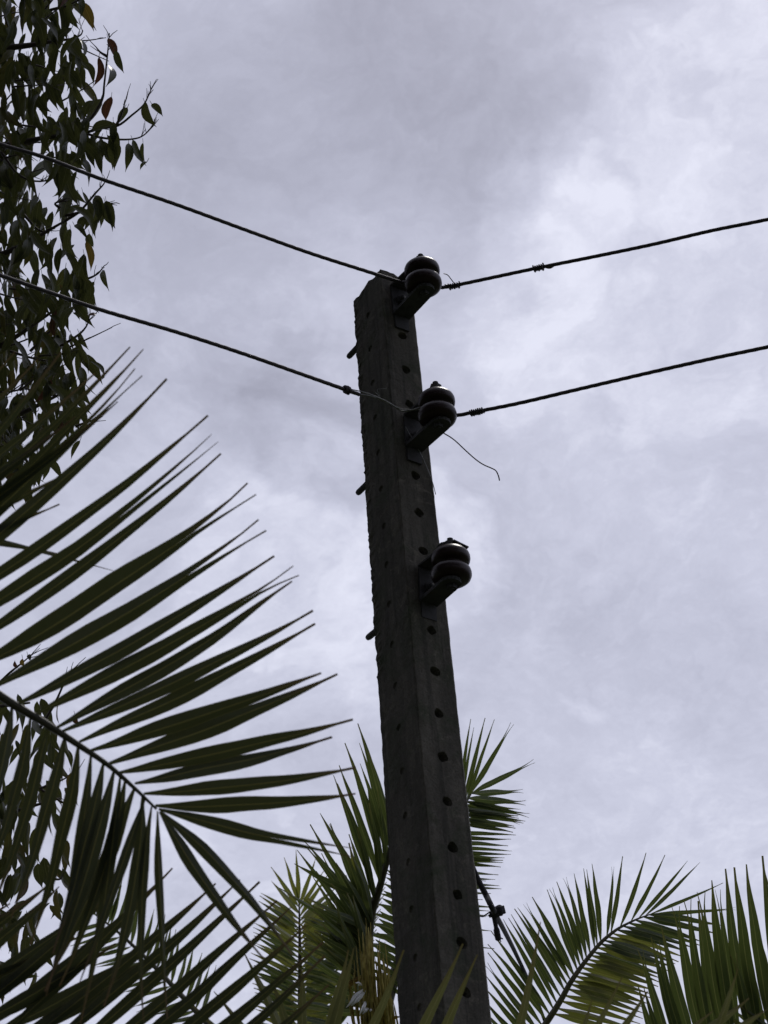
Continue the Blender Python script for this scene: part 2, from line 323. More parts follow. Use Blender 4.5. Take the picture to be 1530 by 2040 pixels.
# ------------------------------------------------------------------ insulators
def ngon(c, ax, r, h, n, mb, rot=0):
    a, b, t = ax
    mb.tube([c - t * h / 2, c + t * h / 2], r, n)
def lathe(prof, c, n=40):
    mb = MB(); vs_ = []
    for (r, z) in prof:
        for k in range(n):
            th = 2 * math.pi * k / n; vs_.append(c + Vector((math.cos(th) * r, math.sin(th) * r, z)))
    m = len(prof)
    mb.add(vs_, [(i * n + k, (i + 1) * n + k, (i + 1) * n + (k + 1) % n, i * n + (k + 1) % n) for i in range(m - 1) for k in range(n)])
    return mb
INS = []
def insulator(i, a, dz, label, yaw, clip=False, hn=0.0, tiltv=(0, 0, 0)):
    s = HZ0 + HS * i; w, dd = W0 + KW * s, D0 + KD * s
    face = TOP - Z * s + U * (w * 0.497); n = -V
    c = face + n * a + Z * dz
    root = tag(empty('shackle_insulator', face), label, 'insulator', 'insulators bracketed to the pole')
    prof = [(0.012, .049), (0.030, .050), (.038, .049), (.043, .046), (.0455, .041), (.0505, .038), (.053, .031), (.0535, .022), (.052, .014), (.047, .009), (.037, .006), (.034, 0), (.037, -.005), (.047, -.008),
            (.053, -.013), (.0555, -.022), (.0555, -.031), (.052, -.040), (.045, -.046), (.030, -.049), (0.012, -.048)]
    lathe(prof, c).build('porcelain_spool', M_porc, root)
    ux = Matrix.Rotation(yaw, 3, 'Z') @ U; nx = Matrix.Rotation(yaw, 3, 'Z') @ n
    for sg, nm in ((-1, 'lower_arm'), (1, 'upper_arm')):
        mb = MB(); z0 = Z * (sg * 0.055 + dz); hw = 0.029; L = a + 0.004
        outl = [(-hw, 0.002), (hw, 0.002), (hw, L)] + [(math.cos(k * math.pi / 8) * hw, L + math.sin(k * math.pi / 8) * hw) for k in range(1, 8)] + [(-hw, L)]
        if sg > 0: outl = [(x * (0.75 if y > 0.03 else 1), y if y < L else L + (y - L) * .7) for x, y in outl]
        k = len(outl); th = Z * (0.0055 if sg < 0 else 0.003)
        vs_ = [face + ux * x + nx * y + z0 - th for x, y in outl] + [face + ux * x + nx * y + z0 + th for x, y in outl]
        mb.add(vs_, [tuple(range(k - 1, -1, -1)), tuple(range(k, 2 * k))] + [(q, (q + 1) % k, (q + 1) % k + k, q + k) for q in range(k)])
        mb.build(nm, M_iron, root, smooth=False)
    mb = MB(); mb.box(face + n * 0.004 + Z * dz, (U, n, Z), (0.0285, 0.0035, 0.0495)); mb.box(face + n * 0.004 + Z * (dz - 0.083), (U, n, Z), (0.024, 0.0036, 0.0255))
    mb.build('back_plate', M_iron, root, smooth=False)
    mb = MB(); mb.tube([c - Z * 0.074, c + Z * (0.088 + hn)], 0.0085, 12); b = mb.build('pin_bolt', M_iron, root, smooth=False)
    mb = MB(); ngon(c + Z * (0.066 + hn), (U, n, Z), 0.0175, 0.018, 6, mb); mb.build('nut', M_iron, b, smooth=False); mb = MB(); ngon(c - Z * 0.066, (U, n, Z), 0.015, 0.011, 6, mb); mb.build('nut', M_iron, b, smooth=False)
    p0 = face + Z * 0.0
    mb = MB(); mb.tube([p0 + n * 0.028, p0 + V * (dd + 0.118), p0 + V * (dd + 0.126)], [0.0095, 0.0095, 0.0075], 12); tb = mb.build('through_bolt', M_iron, root)
    mb = MB(); mb.tube([p0 + n * 0.008, p0 + n * 0.021], 0.0165, 6); mb.build('nut', M_iron, tb, smooth=False)
    if clip:
        mb = MB(); q = c + Z * 0.068
        mb.box(q + ux * -0.012 + nx * -.01 + Z * .006, ((ux + Z * .5).normalized(), nx, (Z - ux * .5).normalized()), (0.02, 0.012, 0.002))
        mb.build('clip', M_iron, root, smooth=False); mb = MB()
        mb.box(q + ux * 0.022 + nx * .012, ((ux - Z * .2).normalized(), nx, (Z + ux * .2).normalized()), (0.024, 0.010, 0.002))
        mb.build('clip', M_iron, root, smooth=False)
    root.rotation_euler = tiltv
    INS.append(c)
insulator(-1, 0.130, 0.0, 'topmost brown porcelain shackle insulator, at the broken pole top', 0.0)
insulator(3, 0.130, 0.022, 'middle brown porcelain shackle insulator with a loose tie wire below it', 0.05, hn=0.008, tiltv=(-.02, .03, 0))
insulator(7, 0.118, 0.013, 'lowest brown porcelain shackle insulator, carrying no wire', -0.05, True, tiltv=(0.03, 0.05, 0))

# ------------------------------------------------------------------ wires
def wire_pts(c, pix, z, sag):
    pts = [at_z(x, y, z + sag * k) for k, (x, y) in enumerate(pix)]
    return pts
def ring_pts(c, r, a0, a1, n=14): return [c + Vector((math.cos(a0 + (a1 - a0) * k / n) * r, math.sin(a0 + (a1 - a0) * k / n) * r, 0)) for k in range(n + 1)]
def dense(pts, step=0.012):
    o = [pts[0]]
    for a, b in zip(pts, pts[1:]):
        k = max(1, int((b - a).length / step)); o += [a.lerp(b, (q + 1) / k) for q in range(k)]
    return o
def helix(mb, pts, a, b, turns, rad, wr, jit=0.0):
    """tie wire wound on the wire between two points of it"""
    t = (b - a).normalized(); x = t.orthogonal().normalized(); y = t.cross(x); q = []
    n = int(turns * 10)
    for k in range(n + 1):
        th = 2 * math.pi * turns * k / n; r = rad * (1 + jit * noise.noise(Vector((k * .35, turns, 0))))
        q.append(a.lerp(b, k / n) + x * math.cos(th) * r + y * math.sin(th) * r)
    mb.tube(q, wr, 5)
def overhead(pix, c, label, far, wraps, thin_end=None):
    z = c.z
    pts = [at_z(x, y, z) for x, y in pix]
    dirn = (pts[-1] - pts[-2]).normalized()
    tail = [pts[-1] + dirn * k + Z * 0.004 * k * k for k in (2.0, 5.0, 9.0, 14.0)]
    first = pts[0]
    path = spline(pts, 10)
    root = tag(empty('overhead_wire', first), label, 'wire', 'bare overhead wires tied to the insulators')
    mb = MB(); mb.tube(dense(path, 0.006), 0.0056, 10, twist=-70, lobes=3, amp=0.07); mb.tube([path[-1]] + tail, 0.0056, 8)
    mb.build('conductor', M_wire, root)
    for (x0, y0, x1, y1, turns, rad, wr, jit) in wraps:
        mb = MB(); helix(mb, None, at_z(x0, y0, z), at_z(x1, y1, z), turns, rad, wr, jit); mb.build('tie_wire', M_wire, root)
    return root, z
c1, c2 = INS[0], INS[1]
wA, zA = overhead([(800, 563), (745, 545), (620, 505), (500, 462), (350, 407), (200, 356), (90, 314), (0, 287), (-150, 236)], c1, 'upper left bare overhead wire crossing in front of the tree', 1, [])
mb = MB(); mb.tube(dense([at_z(800, 563, zA)] + ring_pts(c1, 0.038, R(150), R(62)) + [at_z(880, 573, zA)], .008), 0.0056, 8, -95, 3, .13); mb.build('loop', M_wire, wA)
wB, _ = overhead([(880, 573), (905, 569), (990, 551), (1075, 533), (1180, 512), (1300, 487), (1420, 459), (1530, 437), (1680, 403)], c1, 'upper right bare overhead wire with a knotted splice', 1,
                 [(893, 572, 917, 567, 5.5, .0085, .0022, .35), (1062, 536, 1084, 531, 5.5, .0085, .0026, .5)])
mb = MB(); mb.tube(spline([at_z(884, 545, zA), at_z(892, 548, zA), at_z(900, 558, zA), at_z(906, 566, zA)]), 0.0015, 5); mb.build('tie_wire_tail', M_wire, wB); mb = MB(); mb.tube(spline([at_z(886, 567, zA), at_z(892, 568, zA), at_z(899, 566, zA)]), 0.0018, 5); mb.build('tie_wire_tail', M_wire, wB); mb = MB()
mb.tube(spline([at_z(1084, 531, zA), at_z(1096, 533, zA), at_z(1110, 524, zA)]), .004, 6); mb.build('tie_wire_tail', M_wire, wB)
wC, zC = overhead([(716, 786), (690, 777), (600, 745), (480, 703), (350, 661), (200, 617), (100, 583), (0, 548), (-150, 494)], c2, 'lower left bare overhead wire, knotted just before the pole', 1,
                  [(686, 775, 696, 779, 3, .009, .0036, .3)])
mb = MB(); mb.tube(spline([at_z(697, 775, zC), at_z(730, 783, zC), at_z(765, 797, zC), at_z(800, 815, zC), c2 + Vector((-.036, 0, 0))]), 0.0018, 6); mb.build('tie_wire_tail', M_tie, wC); mb = MB(); mb.tube(spline([at_z(716, 786, zC), at_z(740, 790, zC), at_z(775, 803, zC), at_z(805, 819, zC), c2 + Vector((-.03, -.02, -.003))]), 0.0026, 6); mb.build('tie_wire_tail', M_tie, wC); mb = MB()
mb.tube(spline([at_z(748, 782, zC), at_z(757, 790, zC), at_z(752, 776, zC), at_z(770, 774, zC)]), 0.0008, 5); mb.build('tie_wire_tail', M_tie, wC)
wD, _ = overhead([(905, 828), (920, 826), (950, 820), (1035, 803), (1150, 776), (1300, 741), (1420, 714), (1530, 691), (1680, 657)], c2, 'lower right bare overhead wire bound with tie wire near the insulator', 1,
                 [(936, 824, 964, 817, 7, .0085, .0024, .35)])
mb = MB(); mb.tube(dense(ring_pts(c2, 0.038, R(170), R(62)) + [at_z(905, 828, zC)], .008), 0.0056, 8, -95, 3, .13); mb.build('loop', M_wire, wD)
# loose tie wire hanging under the middle insulator
dd_ = (c2 - CAM).dot(_f)
pts = [at(x, y, dd_ + k * .01) for k, (x, y) in enumerate([(868, 845), (880, 860), (896, 870), (908, 879), (925, 895), (945, 913), (962, 925), (980, 933), (988, 938), (993, 948), (995, 957)])]
mb = MB(); mb.tube(spline(pts, 4), 0.0019, 6)
o = mb.build('loose_tie_wire', M_wire); tag(o, 'thin kinked wire end dangling in the air under the middle insulator', 'wire')
def onface(x, y, off=0.004):       # a point of the pole's face with the holes
    v = _f + _R * ((x - 765) / FPX) - _U * ((y - 1020) / FPX)
    return CAM + v * ((TOP - V * off - CAM).dot(V) / v.dot(V))
mb = MB(); mb.tube(spline([onface(x, y, k) for x, y, k in [(808, 850, .03), (820, 872, .02), (832, 893, .01), (842, 912, .006), (852, 935, .006), (862, 962, .005), (868, 985, .005)]]), 0.0012, 5)
tag(mb.build('stray_strand', M_tie), 'pale thin strand lying on the pole below the middle insulator', 'wire')

# ------------------------------------------------------------------ service cable at the pole's right
P_ = lambda x, y, dpt=5.75: at(x, y, dpt)
cab = tag(empty('service_cable', P_(955, 1755)), 'dark drooping cable with a knobbed clamp beside the pole', 'cable')
mb = MB(); mb.tube(spline([P_(925, 1690), P_(950, 1748), P_(968, 1783), P_(985, 1818), P_(1005, 1855, 6.6), P_(1030, 1905, 7.8), P_(1062, 1975, 9), P_(1090, 2050, 9.5), P_(1130, 2200, 10), P_(1200, 2600, 10.5)]), [0.0082] * 19 + [.0075] * 36, 8)
mb.build('cable', M_rubber, cab)
mb = MB(); mb.tube(spline([P_(980, 1806), P_(984, 1825), P_(988, 1845), P_(992, 1866), P_(994, 1874)]), [.007] * 8 + [.0065] * 6 + [.009] * 8 + [.008, .007, .005], 7)
for k in range(4): mb.tube([P_(993, 1866), P_(990 + 4 * k, 1876 + rnd.uniform(-6, 4))], .0018, 4)
mb.build('cable_end', M_rubber, cab)
mb = MB(); mb.tube(spline([P_(974, 1826), P_(982, 1821), P_(990, 1816), P_(998, 1813), P_(1003, 1812), P_(1005, 1812)]), [q * .82 for q in [.006] * 3 + [.011] * 3 + [.014, .0155, .017, .018, .019, .019, .0185, .018, .0185, .019, .0195, .019] + [.019, .018, .017, .015, .012, .0105, .010, .008, .006, .004, .003, .002, .001]], 9)
mb.tube([P_(977, 1816), P_(962, 1826), P_(956, 1825)], .0022, 5); mb.tube([P_(1000, 1805), P_(1004, 1820)], .006, 6)
mb.build('clamp', M_rubber, cab, smooth=False)

# ------------------------------------------------------------------ leaves
def leaflet_mesh(base, mid, tip, w, tilt=0.0, fold=0.35, split=0.0, rows=15, peak=0.32, blunt=0.05):
    """palm leaflet along base-mid-tip: two half blades folded at the midrib, sometimes split at the end"""
    mb = MB(); view = (CAM - mid).normalized(); rowsv = []
    L = (tip - base).length; sd_ = rnd.uniform(0, 99)
    vs_ = []; uvs = []
    for i in range(rows):
        t = i / (rows - 1); p = bez(base, mid, tip, t)
        tg = ((mid - base) * (1 - t) + (tip - mid) * t).normalized()
        side = tg.cross(view).normalized(); nor = side.cross(tg).normalized()
        side, nor = side * math.cos(tilt) + nor * math.sin(tilt), nor * math.cos(tilt) - side * math.sin(tilt)
        prof = (0.16 + 0.84 * math.sin(min(1, t / peak) * math.pi / 2) ** 1.2) if t < peak else (1 - ((t - peak) / (1 - peak)) ** 1.5)
        hw = max(w * 0.5 * prof, w * blunt)
        p = p + side * (w * .10 * noise.noise(Vector((t * 3.2, sd_, 1)))) + nor * (w * .25 * noise.noise(Vector((t * 2.6, sd_, 5))))
        gap = 0.0
        if split and t > split: gap = w * 0.28 * ((t - split) / (1 - split)) ** 1.3
        cut = 1.0
        for sg, u0, u1 in ((-1, 0.0, 0.5), (1, 1.0, 0.5)):
            k = sg
            e = p + side * (k * (hw * (1 + .16 * noise.noise(Vector((t * 5, sd_, 9 + sg)))) + gap)) + nor * (-abs(hw) * fold * (1 + .5 * noise.noise(Vector((t * 4, sd_, 20 + sg)))))
            m = p + side * (k * gap)
            vs_ += [e, m]; uvs += [(u0, t), (u1 - 0.001 * sg * 0, t)]
    fs = []
    for i in range(rows - 1):
        a = i * 4; b = a + 4
        fs += [(a, a + 1, b + 1, b), (a + 3, a + 2, b + 2, b + 3)]
    # weld the midrib where it is not split
    mb.add(vs_, fs, uvs); return mb
def leaf_geo(mb, base, tip, w, bend, nrm, curl=0.25):
    """broad leaf on a short stalk, drooping, blade folded at the midrib"""
    ax = tip - base; L = ax.length; ax = ax / L
    side = ax.cross(nrm).normalized(); nor = side.cross(ax).normalized()
    rows = 10; vs_ = []; uvs = []
    for i in range(rows):
        t = (0, .09, .2, .33, .47, .6, .72, .83, .91, 1)[i]
        prof = (0.0, .62, .92, 1.0, .97, .84, .60, .30, .12, .02)[i]
        off = (math.sin(t * math.pi) + (0.9 * (t - .7) if t > .7 else 0)) * bend * L
        p = base + ax * (L * t) + side * off + nor * (curl * L * (math.sin(t * math.pi) * 0.5))
        hw = w * 0.5 * max(prof, 0.03)
        vs_ += [p - side * hw + nor * hw * 0.35, p, p + side * hw + nor * hw * 0.35]; uvs += [(0, t), (0.5, t), (1, t)]
    fs = []
    for i in range(rows - 1):
        a = i * 3; fs += [(a, a + 1, a + 4, a + 3), (a + 1, a + 2, a + 5, a + 4)]
    mb.add(vs_, fs, uvs)

class Frond:
    """one palm leaf: rachis (the part) with leaflets (its sub-parts)"""
    def __init__(s, palm, rach, r0, r1, mat, depth_jit=0.05, rmat=None):
        s.pts = spline([at(*q) for q in rach], 8); s.mat = mat; s.palm = palm; s.dj = depth_jit
        n = len(s.pts); mb = MB(); mb.tube(s.pts, [r0 + (r1 - r0) * k / (n - 1) for k in range(n)], 7)
        s.obj = mb.build('frond', rmat or M_rachis, palm)
        s.obj.location = (0, 0, 0)
        s.len = [0]
        for a, b in zip(s.pts, s.pts[1:]): s.len.append(s.len[-1] + (b - a).length)
    def near(s, x, y):             # rachis point seen nearest to (x, y)
        best = None
        for p in s.pts:
            q = p - CAM; z = q.dot(_f); px = 765 + FPX * q.dot(_R) / z; py = 1020 - FPX * q.dot(_U) / z
            e = (px - x) ** 2 + (py - y) ** 2
            if best is None or e < best[0]: best = (e, z, p)
        return best[1]
    def leaf(s, bx, by, tx, ty, wpx, bow=0.0, dd=None, split=0.0, tilt=None, mat=None, fold=None, mx=None, peak=0.32):
        z = s.near(bx, by); dz = rnd.uniform(-1, 1) * s.dj + s.tipdz if dd is None else dd
        base = at(bx, by, z); tip = at(tx, ty, z + dz)
        if mx is None:
            ex, ey = tx - bx, ty - by; mxx, mxy = (bx + tx) / 2 - ey * bow, (by + ty) / 2 + ex * bow
        else: mxx, mxy = 2 * mx[0] - (bx + tx) / 2, 2 * mx[1] - (by + ty) / 2
        mid = at(mxx, mxy, z + dz * 0.45)
        w = wpx / FPX * z
        mb = leaflet_mesh(base, mid, tip, w, rnd.uniform(-.45, .45) if tilt is None else tilt, rnd.uniform(.2, .5) if fold is None else fold, split, peak=peak, blunt=rnd.uniform(.03, .085))
        me = mb.mesh('leaflet', s.palm.matrix_basis.translation); o = link('leaflet', me, mat or s.mat, s.obj)
        return o
    tipdz = 0.0
def palm_root(x, y, label, h, r, crown=None):
    o = tag(empty('palm_tree', Vector((x, y, 0))), label, 'palm', 'palm trees round the pole')
    mb = MB(); n = 26; pts = []; rr = []
    c = crown if crown is not None else Vector((x, y, h))
    for k in range(n):
        t = k / (n - 1); p = Vector((x, y, 0)).lerp(c, t) + Vector((0.06 * math.sin(t * 3), 0.04 * math.sin(t * 2.2), 0)) * math.sin(math.pi * t)
        pts.append(p - Z * (0.05 if k == 0 else 0)); rr.append(r * (1.25 - 0.35 * t) * (1.0 + (0.06 if k % 2 else 0)))
    mb.tube(pts, rr, 12); mb.build('trunk', M_palmtrunk, o)
    return o

# ---- near palm, left: the big dark frond and the one below it
crA = at(-1500, 1320, 3.7)
palmA = palm_root(crA.x, crA.y, 'near dark palm at the left with one big feathered frond across the sky', crA.z, 0.10, crA)
F1 = Frond(palmA, [(-1500, 1320, 3.7), (-1000, 1040, 3.65), (-600, 1030, 3.6), (-300, 1165, 3.6), (-100, 1312, 3.6), (0, 1386, 3.6), (90, 1441, 3.6), (150, 1480, 3.6), (215, 1524, 3.6), (270, 1572, 3.6), (312, 1612, 3.6)], 0.014, 0.0022, M_lf_near, 0.06)
F1.tipdz = 0.05
for a in ((316, 1612, 702, 1698, 30, .03, .62), (309, 1606, 708, 1580, 35, .05, .0), (286, 1582, 708, 1530, 33, .035, .0), (268, 1560, 662, 1468, 34, .03, 0), (236, 1540, 703, 1433, 36, .02, 0),
          (214, 1521, 672, 1343, 38, .03, 0), (180, 1495, 640, 1341, 38, .02, 0), (158, 1478, 628, 1243, 33, .035, 0), (122, 1457, 624, 1217, 32, .03, 0), (110, 1451, 582, 1158, 36, .04, 0), (64, 1426, 590, 1137, 36, .02, .85),
          (30, 1405, 546, 1107, 36, .03, 0), (-18, 1372, 523, 1046, 44, .035, .72), (-65, 1337, 500, 972, 52, .05, .78), (-105, 1310, 440, 904, 33, .05, 0), (-145, 1280, 428, 872, 40, .06, .66), (-185, 1252, 414, 827, 32, .06, 0),
          (-215, 1225, 333, 755, 34, .05, 0), (-235, 1212, 276, 741, 36, .03, .8), (-255, 1198, 285, 695, 30, .05, 0), (-280, 1178, 260, 692, 30, .04, 0), (-300, 1165, 122, 700, 36, .05, 0), (-340, 1140, 190, 745, 32, .05, 0),
          (-370, 1118, 75, 715, 32, .05, 0), (-400, 1100, 30, 700, 30, .05, 0), (-290, 1172, 235, 800, 34, .05, 0), (-330, 1150, 150, 830, 36, .04, 0)):
    F1.leaf(*a[:4], a[4] * (.96 if a[0] > -90 else .88), bow=a[5], split=a[6], peak=.38)
F1.leaf(-240, 1130, 118, 1004, 22, .04); F1.leaf(-200, 1100, 126, 946, 24, .02); F1.leaf(-330, 1010, 225, 1137, 15, -.02, dd=0.3); F1.leaf(-320, 1050, 128, 1106, 24, -.05, dd=0.3)
for a in ((320, 1616, 582, 1903, 32, -.05), (317, 1617, 524, 1910, 32, .05), (314, 1616, 333, 2030, 22, .03), (303, 1605, 286, 2035, 24, .05), (284, 1585, 208, 2005, 34, -.06), (266, 1570, 100, 1945, 40, -.06),
          (250, 1553, 118, 1965, 34, -.05), (228, 1536, 90, 1975, 38, -.05), (206, 1518, 104, 1900, 34, -.04), (182, 1500, 92, 1985, 30, -.05), (156, 1482, 60, 1880, 34, -.04), (130, 1464, 22, 1830, 34, -.05),
          (96, 1446, -10, 1800, 32, -.05), (62, 1426, -38, 1770, 32, -.05), (26, 1403, -60, 1740, 32, -.05), (-20, 1372, -110, 1720, 34, -.05), (-60, 1340, -150, 1700, 34, -.05), (-100, 1312, -200, 1690, 34, -.05), (290, 1590, 158, 1960, 26, -.02), (240, 1545, 160, 2040, 30, -.03)):
    F1.leaf(*a[:4], a[4] * .82, bow=a[5] + rnd.uniform(-.03, .03), dd=rnd.uniform(-.12, .02), tilt=rnd.uniform(-.7, .3))
F2 = Frond(palmA, [(-1500, 1320, 3.75), (-1000, 1500, 3.9), (-600, 1780, 4.0), (-300, 1960, 4.0), (0, 2075, 4.0), (180, 2160, 4.0), (330, 2260, 4.0)], 0.014, 0.003, M_lf_near, 0.06)
F2.tipdz = 0.06
for a in ((320, 2250, 655, 1962, 30), (290, 2225, 648, 1905, 30), (250, 2200, 643, 1878, 30), (210, 2180, 610, 1842, 30), (175, 2158, 580, 1806, 30), (140, 2140, 552, 1795, 30), (105, 2122, 518, 1757, 30), (70, 2105, 479, 1753, 30),
          (35, 2090, 430, 1760, 30), (-5, 2072, 343, 1728, 30), (-45, 2058, 315, 1768, 32), (-85, 2040, 241, 1764, 32), (-130, 2025, 190, 1800, 32), (-170, 2010, 118, 1766, 32), (-210, 1995, 100, 1757, 32), (-260, 1975, 62, 1790, 32), (-300, 1960, 20, 1800, 32), (-350, 1930, 5, 1850, 30),
          (-110, 2032, 150, 1870, 34), (-150, 2018, 100, 1890, 34), (-60, 2050, 230, 1880, 34), (-20, 2066, 280, 1900, 34), (15, 2082, 330, 1890, 34)):
    F2.leaf(*a[:4], a[4] * .95, bow=.025, peak=.4)
# ---- young palm at the pole's foot, in front of it: only leaflet ends reach into the frame
crG = at(820, 2950, 4.3)
palmG = palm_root(crG.x, crG.y, 'olive young palm in front of the pole, only its leaflet ends in view', crG.z, 0.06, crG)
Gm = M_lf_olive
G1 = Frond(palmG, [(820, 2950, 4.3), (720, 2500, 4.3), (640, 2280, 4.35), (600, 2150, 4.4)], 0.012, 0.003, Gm, .05)
for a in ((690, 2330, 922, 1880, 26), (705, 2400, 951, 1902, 26), (640, 2260, 805, 1893, 22), (620, 2190, 705, 1888, 22), (615, 2170, 694, 1892, 20), (600, 2150, 600, 1930, 20), (605, 2160, 487, 1900, 20), (610, 2180, 540, 1950, 20), (630, 2250, 425, 1975, 20), (640, 2280, 380, 2000, 20)):
    G1.leaf(*a, bow=.03, tilt=rnd.uniform(-.3, .3), peak=.5)
G2 = Frond(palmG, [(820, 2950, 4.3), (950, 2450, 4.2), (1100, 2220, 4.15), (1300, 2130, 4.1), (1500, 2120, 4.1)], 0.012, 0.003, Gm, .05)
for a in ((900, 2560, 1078, 1837, 26), (1120, 2210, 1290, 1975, 20), (1200, 2170, 1420, 2014, 22), (1290, 2130, 1492, 1988, 22), (1100, 2220, 1180, 1990, 16), (1060, 2270, 1240, 1945, 18), (1350, 2126, 1528, 2010, 22), (1400, 2122, 1470, 1930, 14)):
    G2.leaf(*a, bow=.03, tilt=rnd.uniform(-.3, .3), peak=.5)
# ---- middle palm, behind the pole
crB = at(752, 2075, 9.0)
palmB = palm_root(crB.x, crB.y, 'tall palm right behind the pole with upright spears and frayed sheath', crB.z, 0.13, crB)
B1 = Frond(palmB, [(752, 2075, 9.0), (735, 1950, 9.0), (736, 1840, 8.95), (757, 1765, 8.9), (778, 1690, 8.85), (800, 1600, 8.85)], 0.03, 0.006, M_lf_mid, .25)
for a in ((782, 1680, 733, 1497, 14), (778, 1700, 713, 1441, 17), (775, 1712, 716, 1480, 12), (772, 1720, 718, 1520, 12), (765, 1745, 687, 1480, 16), (768, 1735, 702, 1520, 14), (760, 1765, 677, 1524, 16), (752, 1790, 664, 1544, 15), (750, 1800, 672, 1562, 14), (746, 1815, 637, 1620, 16), (742, 1830, 656, 1642, 15), (740, 1850, 617, 1643, 16),
          (738, 1865, 612, 1690, 15), (736, 1885, 592, 1693, 15), (735, 1900, 630, 1735, 14), (735, 1915, 640, 1700, 14), (735, 1930, 605, 1790, 15), (735, 1945, 640, 1770, 13), (736, 1955, 590, 1850, 15), (737, 1965, 620, 1870, 14), (745, 1830, 695, 1662, 14), (770, 1740, 751, 1567, 10), (790, 1650, 765, 1560, 10), (762, 1755, 730, 1560, 14), (756, 1775, 735, 1600, 14), (748, 1800, 712, 1650, 14),
          (745, 1840, 700, 1700, 16), (742, 1850, 670, 1720, 16), (738, 1880, 660, 1760, 16), (736, 1910, 655, 1810, 16), (738, 1940, 640, 1840, 16), (742, 1960, 650, 1890, 16), (750, 1990, 640, 1940, 15), (750, 2000, 600, 1960, 14), (752, 2010, 650, 1990, 14), (752, 2020, 610, 2020, 14)):
    B1.leaf(*a, bow=rnd.uniform(.0, .06), dd=rnd.uniform(-.4, .1), peak=.4)
for k in range(34):
    by = rnd.uniform(1800, 2010); bx = 737 + rnd.uniform(-3, 6); a = rnd.uniform(1.75, 2.75); L = rnd.uniform(110, 210)
    B1.leaf(bx, by, bx + L * math.cos(a), by - L * math.sin(a), rnd.uniform(12, 17), rnd.uniform(-.04, .07), dd=rnd.uniform(-.5, .2), peak=.4, mat=M_lf_pale if rnd.random() < .12 else None)
for k in range(18):
    t = k / 17; bx, by = 776 - 40 * t, 1706 + 235 * t
    B1.leaf(bx, by, bx + 70 + 25 * t, by + 42 + 18 * t, 13, .03, dd=.1, tilt=-.6, fold=.5)
B2 = Frond(palmB, [(752, 2075, 9.0), (790, 1930, 9.1), (845, 1780, 9.2), (895, 1660, 9.3), (920, 1612, 9.35), (938, 1582, 9.4)], 0.03, 0.004, M_lf_mid, .2)
for a in ((905, 1640, 938, 1432, 10), (912, 1625, 944, 1449, 8), (922, 1606, 966, 1430, 10), (930, 1594, 985, 1433, 8), (935, 1586, 1021, 1441, 11), (938, 1582, 1064, 1516, 12), (939, 1581, 1042, 1576, 13), (932, 1590, 1048, 1600, 16), (928, 1597, 1055, 1625, 14), (920, 1604, 1036, 1640, 12)):
    B2.leaf(*a, bow=.0, split=.8 if a[4] > 10 else 0, fold=.2, tilt=rnd.uniform(-.2, .2))
tips = [(1037, 1612), (1041, 1619), (1032, 1625), (1034, 1630), (1047, 1636), (1043, 1640), (1024, 1646), (1027, 1650), (1022, 1658), (1028, 1664), (1018, 1672), (1012, 1685), (1020, 1695), (1018, 1702), (1005, 1709), (1002, 1714), (1003, 1719), (998, 1727), (993, 1743), (987, 1752), (968, 1755), (995, 1765), (999, 1771), (978, 1780), (962, 1792), (993, 1808), (975, 1815), (978, 1825), (968, 1826), (980, 1855), (960, 1880), (985, 1890), (965, 1905)]
for k, (tx, ty) in enumerate(tips):
    t = k / (len(tips) - 1); bx, by = 926 - 105 * t, ty - 4 - 6 * t
    if ty < 1660: by = ty - 16; bx = 920
    B2.leaf(bx, by, tx, ty, rnd.uniform(8, 11.5), rnd.uniform(-.03, .03), dd=rnd.uniform(-.1, .1), tilt=rnd.uniform(-.4, .4))
for k in range(20):                # the frond's other side, mostly hidden by the pole
    t = k / 19; bx, by = 930 - 130 * t, 1595 + 320 * t
    B2.leaf(bx, by, bx - 75 - 20 * t, by - 70 + 50 * t, 14, .03)
mb = MB()
for k in range(110):
    x = rnd.gauss(745, 18); y0 = 2080; y1 = rnd.uniform(1825, 1985) + abs(x - 742) * 1.4; d_ = 8.72 + rnd.uniform(-.16, .1)
    a = at(x + rnd.uniform(-4, 4) + 6, y0, d_); b = at(x - 8 + rnd.uniform(-5, 5), y1, d_ - .05); m = at(x + rnd.uniform(-5, 5), (y0 + y1) / 2, d_ - .08)
    mb.tube([bez(a, m, b, t / 5) for t in range(6)], [.005, .006, .006, .005, .004, .0015], 4)
tag(mb.build('sheath_fibre', M_fibre, palmB), kind='stuff')
mb = MB()
for a in ((738, 1945, 680, 1965, 9), (720, 1950, 660, 1990, 8), (770, 2035, 800, 2026, 8)):
    p = leaflet_mesh(at(a[0], a[1], 8.7), at((a[0] + a[2]) / 2, (a[1] + a[3]) / 2 - 6, 8.65), at(a[2], a[3], 8.6), a[4] / FPX * 8.7, .3); mb.add([Vector(q) for q in p.v], p.f, p.uv)
mb.build('dry_strip', M_lf_yel, palmB)
# torn white plastic caught in that crown
mb = MB()
for (x0, y0, x1, y1, w) in ((728, 1967, 690, 2008, 12), (730, 1972, 700, 2004, 9), (724, 1965, 708, 1958, 7), (728, 1990, 716, 2022, 9), (736, 2008, 722, 2020, 8), (735, 2010, 738, 2016, 6)):
    a, b = at(x0, y0, 8.55), at(x1, y1, 8.5); m = at((x0 + x1) / 2 + 3, (y0 + y1) / 2 - 3, 8.47)
    p = leaflet_mesh(a, m, b, w / FPX * 8.5, rnd.uniform(-.6, .6), .6, rows=8, peak=.5); mb.add([Vector(q) for q in p.v], p.f, p.uv)
tag(mb.build('plastic_scrap', M_plastic), 'torn white plastic scrap caught in the palm crown left of the pole', 'plastic scrap')
